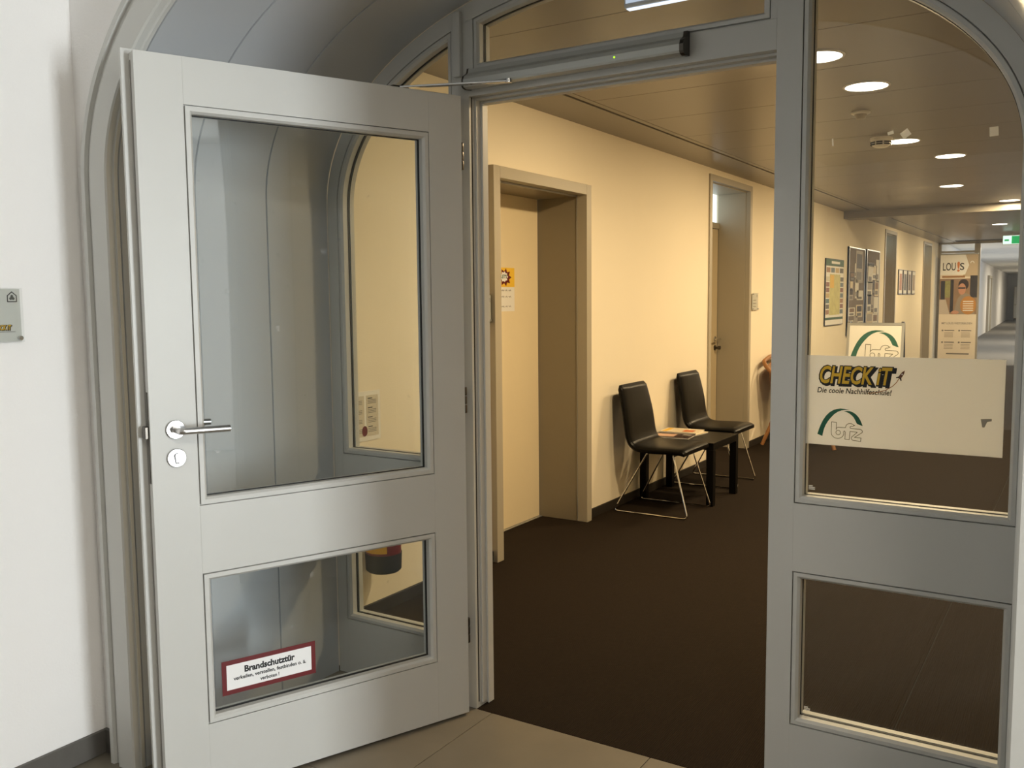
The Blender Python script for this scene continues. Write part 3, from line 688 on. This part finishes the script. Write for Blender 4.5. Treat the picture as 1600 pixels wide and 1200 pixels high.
# rattan armchair beyond the office door
rc = tag(empty('rattan_armchair', (-.55, 6.58, 0)), 'brown rattan armchair half hidden behind the door post', 'armchair')
rim = fillet([(.30, -.33, .56), (.02, -.36, .60), (-.22, -.37, .68), (-.345, -.355, .815), (-.365, 0, .86), (-.345, .355, .815), (-.22, .37, .68), (.02, .36, .60), (.30, .33, .56)], .10, 5)
tube('rim', rim, .020, M_RATTAN, rc, 10)
inner = [Vector((p.x * .90, p.y * .90, p.z - .045)) for p in rim]; tube('inner_rim', inner, .010, M_RATTAN, rc, 8)
M_WEAVE = mat('rattan_weave', (120, 80, 40), .6, noise=.35, nscale=60, bump=.6, bscale=140)
bm = bmesh.new(); rows = []
for k in range(7):
    t = k / 6; rows.append([bm.verts.new((p.x * (.9 - .12 * t), p.y * (.9 - .08 * t), (p.z - .05) * (1 - t) + .40 * t)) for p in rim])
for A, B in zip(rows, rows[1:]):
    for i in range(len(A) - 1): bm.faces.new((A[i], A[i + 1], B[i + 1], B[i]))
wv = from_bm('woven_back', bm, M_WEAVE, rc, True); so = wv.modifiers.new('thick', 'SOLIDIFY'); so.thickness = .012
bm = bmesh.new(); add_lathe(bm, [(0, .385), (.29, .385), (.31, .40), (.31, .42), (.29, .435), (0, .44)], 28); from_bm('seat', bm, M_WEAVE, rc, True)
for (x, y) in ((-1, -1), (-1, 1), (1, -1), (1, 1)):
    lg = tube('leg', [(x * .20, y * .22, .40), (x * .345, y * .335, 0.0)], .018, M_RATTAN, rc, 10)
    tube('binding', [(x * .255, y * .265, .25), (x * .275, y * .281, .19)], .024, M_RATTAN, lg, 10)
# ================================================================== WALL DISPLAYS
def wall_item(name, y0, y1, z0, z1, label, cat, group=None, x=CX0):
    o = empty(name, (x, y0, z0), ROT_WALL); tag(o, label, cat, group); return o, y1 - y0, z1 - z0
mp, wd, ht = wall_item('map_poster', 8.86, 9.81, 1.085, 1.91, 'tall town map poster with green header on the cream wall', 'poster')
rect('backing', 0, wd, 0, ht, .002, M_INK, mp, .014)
M_MAP = mat('map_print', (198, 192, 128), .6, noise=.3, nscale=14); M_DGREEN = mat('dark_green_print', (58, 92, 66), .6)
rect('header', .012, wd - .012, ht - .085, ht - .008, .0162, M_DGREEN, mp); rect('title', .28, .72, ht - .06, ht - .03, .017, M_PAPER, mp)
rect('field', .012, wd - .012, .10, ht - .09, .0162, M_PAPER, mp); rect('map', .20, wd - .20, .13, ht - .19, .017, M_MAP, mp)
rect('map_highlight', .22, .42, ht - .36, ht - .20, .0178, M_YELLOW, mp); rect('footer', .012, wd - .012, .075, .10, .0162, M_DGREEN, mp); rect('footer', .012, wd - .012, .008, .07, .0162, M_PAPER, mp)
ADC = [(160, 124, 100), (110, 122, 130), (190, 166, 120), (104, 100, 92), (205, 200, 184), (140, 100, 92), (96, 122, 126)]
for s in (0, 1):
    for k in range(7):
        z = .14 + k * .068; x0 = .02 if s == 0 else wd - .19
        rect('advert', x0, x0 + .165, z, z + .055, .0172, mat('advert_%d' % random.randint(0, 6), ADC[(k * 3 + s) % 7], .6), mp)
for k in range(4): rect('advert', .03 + k * .23, .22 + k * .23, ht - .17, ht - .11, .0172, mat('advert_s%d' % k, ADC[k], .6), mp)
def pinboard(y0, y1, z0, z1, label):
    o, wd, ht = wall_item('pinboard', y0, y1, z0, z1, label, 'noticeboard')
    rect('panel', 0, wd, 0, ht, .002, M_BOARD, o, .022)
    for b in ((0, .015, 0, ht), (wd - .015, wd, 0, ht), (.015, wd - .015, 0, .015), (.015, wd - .015, ht - .015, ht)): box('frame', b[0], b[1], b[2], b[3], .002, .030, M_ALU, o)
    return o, wd, ht
pb1, w1, h1 = pinboard(10.06, 11.05, .92, 2.10, 'grey noticeboard nearer the map poster')
pb2, w2, h2 = pinboard(11.18, 12.10, .92, 2.11, 'grey noticeboard nearer the office door')
LM = [mat('leaflet_white', (230, 226, 214), .6), mat('leaflet_cream', (214, 200, 170), .6), mat('leaflet_brown', (128, 100, 74), .6, noise=.3, nscale=9), mat('leaflet_dark', (58, 48, 46), .6, noise=.3, nscale=9), mat('leaflet_grey', (168, 160, 150), .6, noise=.2, nscale=12)]
def leaflet(y0, z0, wd, ht, m, lbl, grp, x, pr=None):
    o = empty('leaflet', (x, y0, z0), ROT_WALL); tag(o, lbl, 'leaflet', grp); rect('sheet', 0, wd, 0, ht, 0, m, o, .0015)
    if pr is not None: rect('picture', wd * .12, wd * .88, ht * .45, ht * .9, .0016, pr, o)
    rect('text_block', wd * .12, wd * .8, ht * .1, ht * .34, .0016, M_GRAYPRINT, o)
G1 = 'leaflets on the noticeboard nearer the map poster'; G2 = 'leaflets on the noticeboard nearer the office door'
LC = ['white', 'cream', 'brown', 'dark', 'grey']
def pin_leaflets(specs, y0, wd, ht, where, grp):
    colw = lambda u, a: 'left' if u + a / 2 < .34 else ('right' if u + a / 2 > .67 else 'middle'); rank = {}
    for c in ('left', 'middle', 'right'):
        for k, i in enumerate(sorted([i for i, q in enumerate(specs) if colw(q[0], q[2]) == c], key=lambda i: -(specs[i][1] + specs[i][3] * .62))): rank[i] = (c, k)
    for i, (u, v, a, b, c, p) in enumerate(specs):
        col, k = rank[i]
        lb = '%s leaflet, %s from top in the %s column of the noticeboard nearer the %s' % (LC[c], ['first', 'second', 'third', 'fourth', 'fifth', 'sixth', 'seventh'][k], col, where)
        leaflet(y0 + u * wd, .92 + v * ht, min(a * wd * 1.12, wd * (.97 - u)), min(b * ht * .80, ht * (.97 - v)), LM[c], lb, grp, xb, LM[p] if p is not None else None)
xb = CX0 + .0245
pin_leaflets(((.42, .60, .40, .52, 4, 3), (.40, .42, .20, .28, 0, None), (.36, .66, .06, .20, 0, None), (.08, .62, .24, .12, 3, 2), (.05, .40, .22, .17, 4, 3), (.10, .50, .14, .14, 1, None), (.52, .40, .36, .14, 0, None), (.50, .20, .36, .18, 1, 3), (.04, .22, .34, .12, 0, 2), (.04, .05, .26, .15, 0, 3), (.36, .04, .22, .22, 4, None), (.62, .03, .30, .15, 0, 4)), 10.06, w1, h1, 'map poster', G1)
pin_leaflets(((.10, .80, .42, .06, 3, None), (.12, .60, .30, .28, 0, None), (.46, .64, .30, .22, 0, 1), (.72, .62, .22, .34, 0, None), (.06, .44, .36, .22, 0, 4), (.48, .46, .16, .22, 3, None), (.66, .44, .28, .24, 1, 2), (.10, .24, .28, .28, 0, 3), (.40, .28, .18, .20, 4, None), (.62, .22, .32, .26, 0, None), (.06, .05, .44, .24, 1, 4), (.55, .05, .36, .22, 0, 2)), 11.18, w2, h2, 'office door', G2)
ordn = ['first', 'second', 'third', 'fourth']
PC = [(170, 120, 90), (90, 84, 70), (120, 100, 74), (160, 140, 110)]
for k in range(4):
    y0 = 13.82 + k * .445
    o, wd, ht = wall_item('framed_picture', y0, y0 + .34, 1.47, 1.885, '%s of four small framed pictures, counted from the glass screen' % ordn[k], 'picture', 'four small framed pictures')
    rect('frame', 0, wd, 0, ht, .002, M_DARKSTEEL, o, .016); rect('mount', .015, wd - .015, .015, ht - .015, .018, M_PAPER, o); rect('print', .06, wd - .06, .07, ht - .07, .019, mat('print_%d' % k, PC[k], .5, noise=.4, nscale=9), o)
# A-board
ab = tag(empty('pavement_board', (-.545, 8.25, 0), (0, 0, .02)), 'white A-frame board with green bfz arch logo in the corridor', 'sign board')
BW, BH = .605, 1.16; tl = .16
def leaning(name_root, sgn):
    p = empty(name_root, (0, 0, 0), (PI / 2 - sgn * tl, 0, 0), ab); p.location = (0, -sgn * .0 - sgn * BH * math.sin(tl), 0); return p
fp_ = leaning('front_panel', 1)
rect('poster', .03, BW - .03, .06, BH - .03, .006, M_PAPER, fp_, .003)
for b in ((0, .03, 0, BH), (BW - .03, BW, 0, BH), (.03, BW - .03, BH - .03, BH), (.03, BW - .03, .03, .06)): box('frame', b[0], b[1], b[2], b[3], -.008, .012, M_ALU, fp_, .003)
bfz_logo(fp_, .05, .74, .41, .0092)
bp_ = empty('back_panel', (0, BH * math.sin(tl), 0), (PI / 2 + tl, 0, 0), ab)
rect('panel', .0, BW, .03, BH, -.012, M_BLACK, bp_, .012)
for x in (.02, BW - .02): lathe('hinge', [(0, -.016), (.012, -.016), (.012, .016), (0, .016)], M_CHROME, ab, 14, (x, 0, BH * math.cos(tl) + .004), (0, PI / 2, 0))
# roll-up banner
rb = tag(empty('rollup_banner', (-.852, 18.0, 0), ROT_FRONT), 'tall LOU!S roll-up banner in front of the far glass screen', 'banner')
RW, RH = .69, 2.29
rect('sheet', 0, RW, .09, RH - .02, 0, mat('banner_white', (232, 222, 208), .6), rb, .002)
box('top_bar', -.005, RW + .005, RH - .03, RH, -.012, .012, M_ALU, rb, .003); box('base_cassette', -.02, RW + .02, 0, .09, -.09, .09, M_ALU, rb, .01)
rect('stand_pole', RW / 2 - .01, RW / 2 + .01, .09, RH - .03, -.03, M_ALU, rb, .02)
z = .0025
rect('picture', .0, RW, 1.06, 1.78, z, mat('picture_room', (150, 122, 92), .6, noise=.25, nscale=5), rb)
rect('picture_curtain', .02, .10, 1.35, 1.74, z + .0008, mat('picture_dark', (40, 34, 34), .6), rb); rect('picture_curtain', .20, .26, 1.10, 1.76, z + .0008, MATS['picture_dark'], rb)
rect('picture_window', .10, .20, 1.40, 1.74, z + .0008, mat('picture_foliage', (150, 150, 90), .6, noise=.4, nscale=20), rb)
rect('picture_shelf', .56, RW, 1.40, 1.84, z + .0008, MATS['picture_dark'], rb)
SKIN = mat('picture_skin', (196, 142, 112), .6); HAIR = mat('picture_hair', (46, 30, 24), .6); KNIT = mat('picture_jumper', (150, 138, 122), .6)
ell = lambda cx, cy, a, b, n=20: [(cx + a * math.cos(2 * PI * k / n), cy + b * math.sin(2 * PI * k / n)) for k in range(n)]
flat('picture_jumper', [(.28, 1.14), (.34, 1.38), (.44, 1.50), (.56, 1.46), (.62, 1.34), (.66, 1.06), (.34, 1.06)], z + .0012, KNIT, rb)
flat('picture_hair', ell(.44, 1.66, .095, .11), z + .0016, HAIR, rb); flat('picture_face', ell(.415, 1.57, .07, .115), z + .0020, SKIN, rb)
rect('picture_glasses', .345, .475, 1.575, 1.605, z + .0024, MATS['picture_dark'], rb)
flat('picture_hand', ell(.30, 1.10, .07, .035), z + .0018, SKIN, rb)
flat('picture_laptop', [(0, 1.06), (.0, 1.36), (.12, 1.36), (.20, 1.06)], z + .0022, mat('picture_laptop', (196, 186, 176), .6), rb)
flat('caption_disc', ell(.535, 1.24, .145, .185, 28), z + .0030, mat('banner_ochre', (186, 132, 56), .6), rb)
for k in range(5): rect('caption_line', .44, .63, 1.31 - .045 * k, 1.328 - .045 * k, z + .0036, M_PAPER, rb)
rect('header_band', RW * .62, RW, 1.82, RH - .03, z, mat('banner_taupe', (190, 172, 146), .6), rb)
flat('header_arrow', [(0, RH - .03), (.46, RH - .03), (.53, 2.05), (.46, 1.86), (0, 1.86)], z + .0010, M_WHITE, rb); rect('strap_line', .04, .46, 1.80, 1.84, z + .0012, mat('banner_strap', (160, 118, 72), .6), rb)
text('lettering', 'LOU', .05, 1.95, .22, z + .0020, M_INK, rb, bold=.012, width=.235); text('lettering', '!', .30, 1.93, .27, z + .0020, mat('orange_print', (214, 122, 50), .5), rb, bold=.03); text('lettering', 'S', .355, 1.955, .20, z + .0020, M_INK, rb, bold=.012)
stroke_mesh('arch_icon', [[(.585 + .03 * math.cos(t), 2.09 + .035 * math.sin(t)) for t in [PI - PI * k / 10 for k in range(11)]]], .014, z + .0015, M_WHITE, rb)
text('lettering', 'MIT LOU!S WEITERBILDEN', .06, .86, .055, z, M_GRAYPRINT, rb, bold=.01, width=.56)
for cx in (.06, .37):
    for cy in (.70, .46):
        flat('bullet_icon', ell(cx + .02, cy + .03, .018, .018, 12), z, M_GRAYPRINT, rb)
        rect('headline', cx + .055, cx + .24, cy + .02, cy + .04, z, M_GRAYPRINT, rb)
        for k in range(4): rect('text_line', cx + .055, cx + .22, cy - .02 - .028 * k, cy - .008 - .028 * k, z, mat('pale_text', (176, 164, 148), .6), rb)
rect('text_line', .16, .58, .245, .27, z, M_GRAYPRINT, rb)

# ================================================================== CEILING THINGS
WARM = (1.0, 0.745, 0.42)
M_LAMP = emis('lit_diffuser', (255, 246, 230), 9.0)
def downlight(x, y, power, label, tilt=0.0, r=.105):
    t = tag(empty('downlight', (x, y, CZ)), label, 'ceiling light', 'round ceiling downlights')
    lathe('trim_ring', [(r + .012, 0), (r + .012, -.004), (r, -.006), (r, 0)], M_SOFT, t, 40); lathe('diffuser', [(0, -.003), (r, -.003), (r, -.001), (0, -.001)], M_LAMP, t, 40)
    area('lamp', (0, 0, -.012 - r * math.sin(tilt)), (0, tilt, 0), r * 1.9, 0, power, WARM, t, 'DISK')
for (x, y, p, lb) in ((.690, 1.78, 50, 'round downlight half hidden behind the right door post'), (.753, 2.52, 18, 'large bright round downlight nearest the glass side panel'), (.618, 4.44, 28, 'glowing downlight just behind the slotted smoke detector'), (.808, 5.39, 48, 'second large round downlight behind the right side pane'), (.564, 7.55, 52, 'small warm downlight before the ceiling beam'), (.942, 9.50, 45, 'downlight at the edge of the pane by the ceiling beam'), (.544, 13.44, 60, 'distant downlight beyond the ceiling beam'), (.60, 16.6, 60, 'farthest downlight before the far glass screen')):
    downlight(x, y, p, lb, math.radians(8) if x < .7 else 0)
sd = tag(empty('motion_sensor', (.584, 3.214, CZ)), 'small conical white sensor on the ceiling', 'sensor')
lathe('base', [(0, 0), (.055, 0), (.055, -.008), (.045, -.014), (0, -.014)], M_SOFT, sd, 28); lathe('lens', [(.036, -.014), (.026, -.040), (.0, -.044)], mat('sensor_lens', (150, 140, 122), .3), sd, 24)
sd = tag(empty('smoke_detector', (.515, 4.22, CZ)), 'white slotted smoke detector beside the glowing downlight', 'smoke detector')
lathe('housing', [(0, 0), (.072, 0), (.072, -.018), (.066, -.024), (.060, -.052), (.040, -.064), (0, -.066)], M_SOFT, sd, 32)
for k in range(8):
    a = 2 * PI * k / 8
    for zz in (-.034, -.048): box('slot', -.020, .020, -.003, .003, -.004, .004, M_BLACK, sd, 0, (.064 * math.cos(a), .064 * math.sin(a), zz), (0, 0, a + PI / 2))
ex = tag(empty('exit_luminaire', (.432, .30, 2.402)), 'white emergency light hanging behind the fanlight over the doorway', 'exit sign')
box('housing', 0, .30, -.018, .018, 0, .126, mat('milky_plastic', (226, 234, 246), .35), ex, .006); box('light_strip', .008, .292, -.012, .012, -.003, 0, emis('cool_strip', (226, 236, 255), 1.6), ex, .001)
box('face_panel', .008, .292, -.0195, -.018, .014, .118, emis('exit_face', (214, 226, 246), .8), ex)
es = tag(empty('exit_sign', (.44, 15.5, 2.31)), 'green and white lit emergency exit sign hanging in the corridor', 'exit sign')
box('housing', 0, .30, -.02, .02, 0, .16, M_SOFT, es, .004); box('face', .008, .292, -.022, -.02, .008, .152, emis('exit_white', (226, 255, 236), 1.3), es)
eg = emis('exit_green', (40, 170, 90), 1.0)
box('symbol', .14, .285, -.0235, -.022, .015, .145, eg, es); box('symbol_arrow', .03, .10, -.0235, -.022, .06, .09, eg, es); box('hanger', .14, .16, -.006, .006, .16, .22, M_ALU, es)
# far hallway objects
fd = tag(empty('wall_poster', (-1.20, 27.0, 1.0), (PI / 2, 0, PI / 2 + .0345)), 'white poster on the far hallway wall', 'poster'); rect('sheet', 0, 1.6, 0, 1.35, .03, M_WHITE, fd, .01); rect('frame', -.03, 1.63, -.03, 1.38, .012, M_ALU, fd, .018)
fdo = struct(empty('door_6', (-1.66, 37.2, 0), (0, 0, .0345))); box('frame', .0, .10, 0, .12, 0, 2.2, M_FRAME, fdo); box('frame', .0, .10, 1.9, 2.02, 0, 2.2, M_FRAME, fdo); box('frame', .0, .10, .12, 1.9, 2.1, 2.2, M_FRAME, fdo); box('leaf', .0, .05, .12, 1.9, 0, 2.1, M_GREY, fdo)
cb = tag(empty('far_cabinet', (-1.9, 56.0, 0)), 'pale low cabinet at the end of the far hallway', 'cabinet')
box('body', 0, 1.6, 0, 1.0, .12, 1.9, mat('cabinet_beige', (196, 186, 166), .6), cb, .01); box('plinth', .02, 1.58, .03, 1.0, 0, .12, M_BLACK, cb); box('door', .03, .79, -.02, 0, .9, 1.87, M_SOFT, cb, .01); box('door', .81, 1.57, -.02, 0, .9, 1.87, M_SOFT, cb, .01); box('drawer', .03, 1.57, -.02, 0, .15, .86, M_SOFT, cb, .01)

for k, (x, y) in enumerate(((2.3, -2.3), (4.6, -3.4))):  # made-up fittings, out of view, for the added hall fill lights
    t = tag(empty('hall_fill_lamp', (x, y, HZ)), 'added round opal fill lamp, out of view in the hall, %s the window' % ('farther from' if k == 0 else 'nearer'), 'ceiling light', 'added hall fill lamps')
    lathe('base', [(0, 0), (.27, 0), (.27, -.03), (0, -.03)], M_SOFT, t, 40); lathe('shade', [(.25, -.03), (.25, -.06), (.20, -.075), (0, -.078)], emis('opal_shade', (255, 240, 218), 3.0), t, 40)
# ================================================================== BEHIND THE LEFT SIDE PANEL
fi = tag(empty('fire_notice', (CX0, .42, .815), ROT_WALL), 'white fire instruction sheet seen through the left side pane', 'notice')
rect('sheet', 0, .21, 0, .225, .001, M_PAPER, fi, .002); rect('panel', .02, .10, .02, .205, .0035, mat('notice_pale', (206, 198, 180), .6), fi); rect('panel', .115, .195, .02, .205, .0035, MATS['notice_pale'], fi)
for k in range(4):
    for x in (.03, .125):
        rect('headline', x, x + .03, .19 - .043 * k, .194 - .043 * k, .0043, M_INK, fi)
        for q in range(3): rect('text_line', x, x + .055, .182 - .043 * k - .007 * q, .1845 - .043 * k - .007 * q, .0043, M_GRAYPRINT, fi)
flat('red_symbol', ell(.10, .045, .018, .024, 14), .0050, M_RED, fi)
ext = tag(empty('fire_extinguisher', (CX0 + .098, .52, .235)), 'red fire extinguisher with black foot hanging behind the left side pane', 'extinguisher')
M_EXTRED = mat('extinguisher_red', (110, 18, 20), .3, coat=.4)
lathe('foot', [(0, 0), (.070, 0), (.080, .010), (.083, .085), (0, .085)], M_BLACK, ext, 32); lathe('cylinder', [(0, .085), (.080, .085), (.080, .385), (.070, .425), (.035, .452), (.020, .462), (0, .462)], M_EXTRED, ext, 36)
bm = bmesh.new(); rows = []
for k in range(11):
    a = -PI / 2 - .9 + 1.8 * k / 10; rows.append((bm.verts.new((.0805 * math.cos(a), .0805 * math.sin(a), .095)), bm.verts.new((.0805 * math.cos(a), .0805 * math.sin(a), .30))))
for A, B in zip(rows, rows[1:]): bm.faces.new((A[0], B[0], B[1], A[1]))
from_bm('label', bm, M_YELLOW, ext, True)
lathe('valve', [(0, .462), (.022, .462), (.022, .50), (0, .50)], M_CHROME, ext, 16); box('handle', -.015, .015, -.02, .10, .505, .517, M_BLACK, ext, .003); box('handle', -.015, .015, -.02, .09, .485, .493, M_BLACK, ext, .003)
tube('hose', fillet([(0, -.02, .48), (0, -.09, .54), (0, -.105, .40), (0, -.098, .12)], .05, 6), .010, M_BLACK, ext, 10)
box('wall_bracket', -.097, -.06, -.03, .03, .30, .36, M_DARKSTEEL, ext, .002)
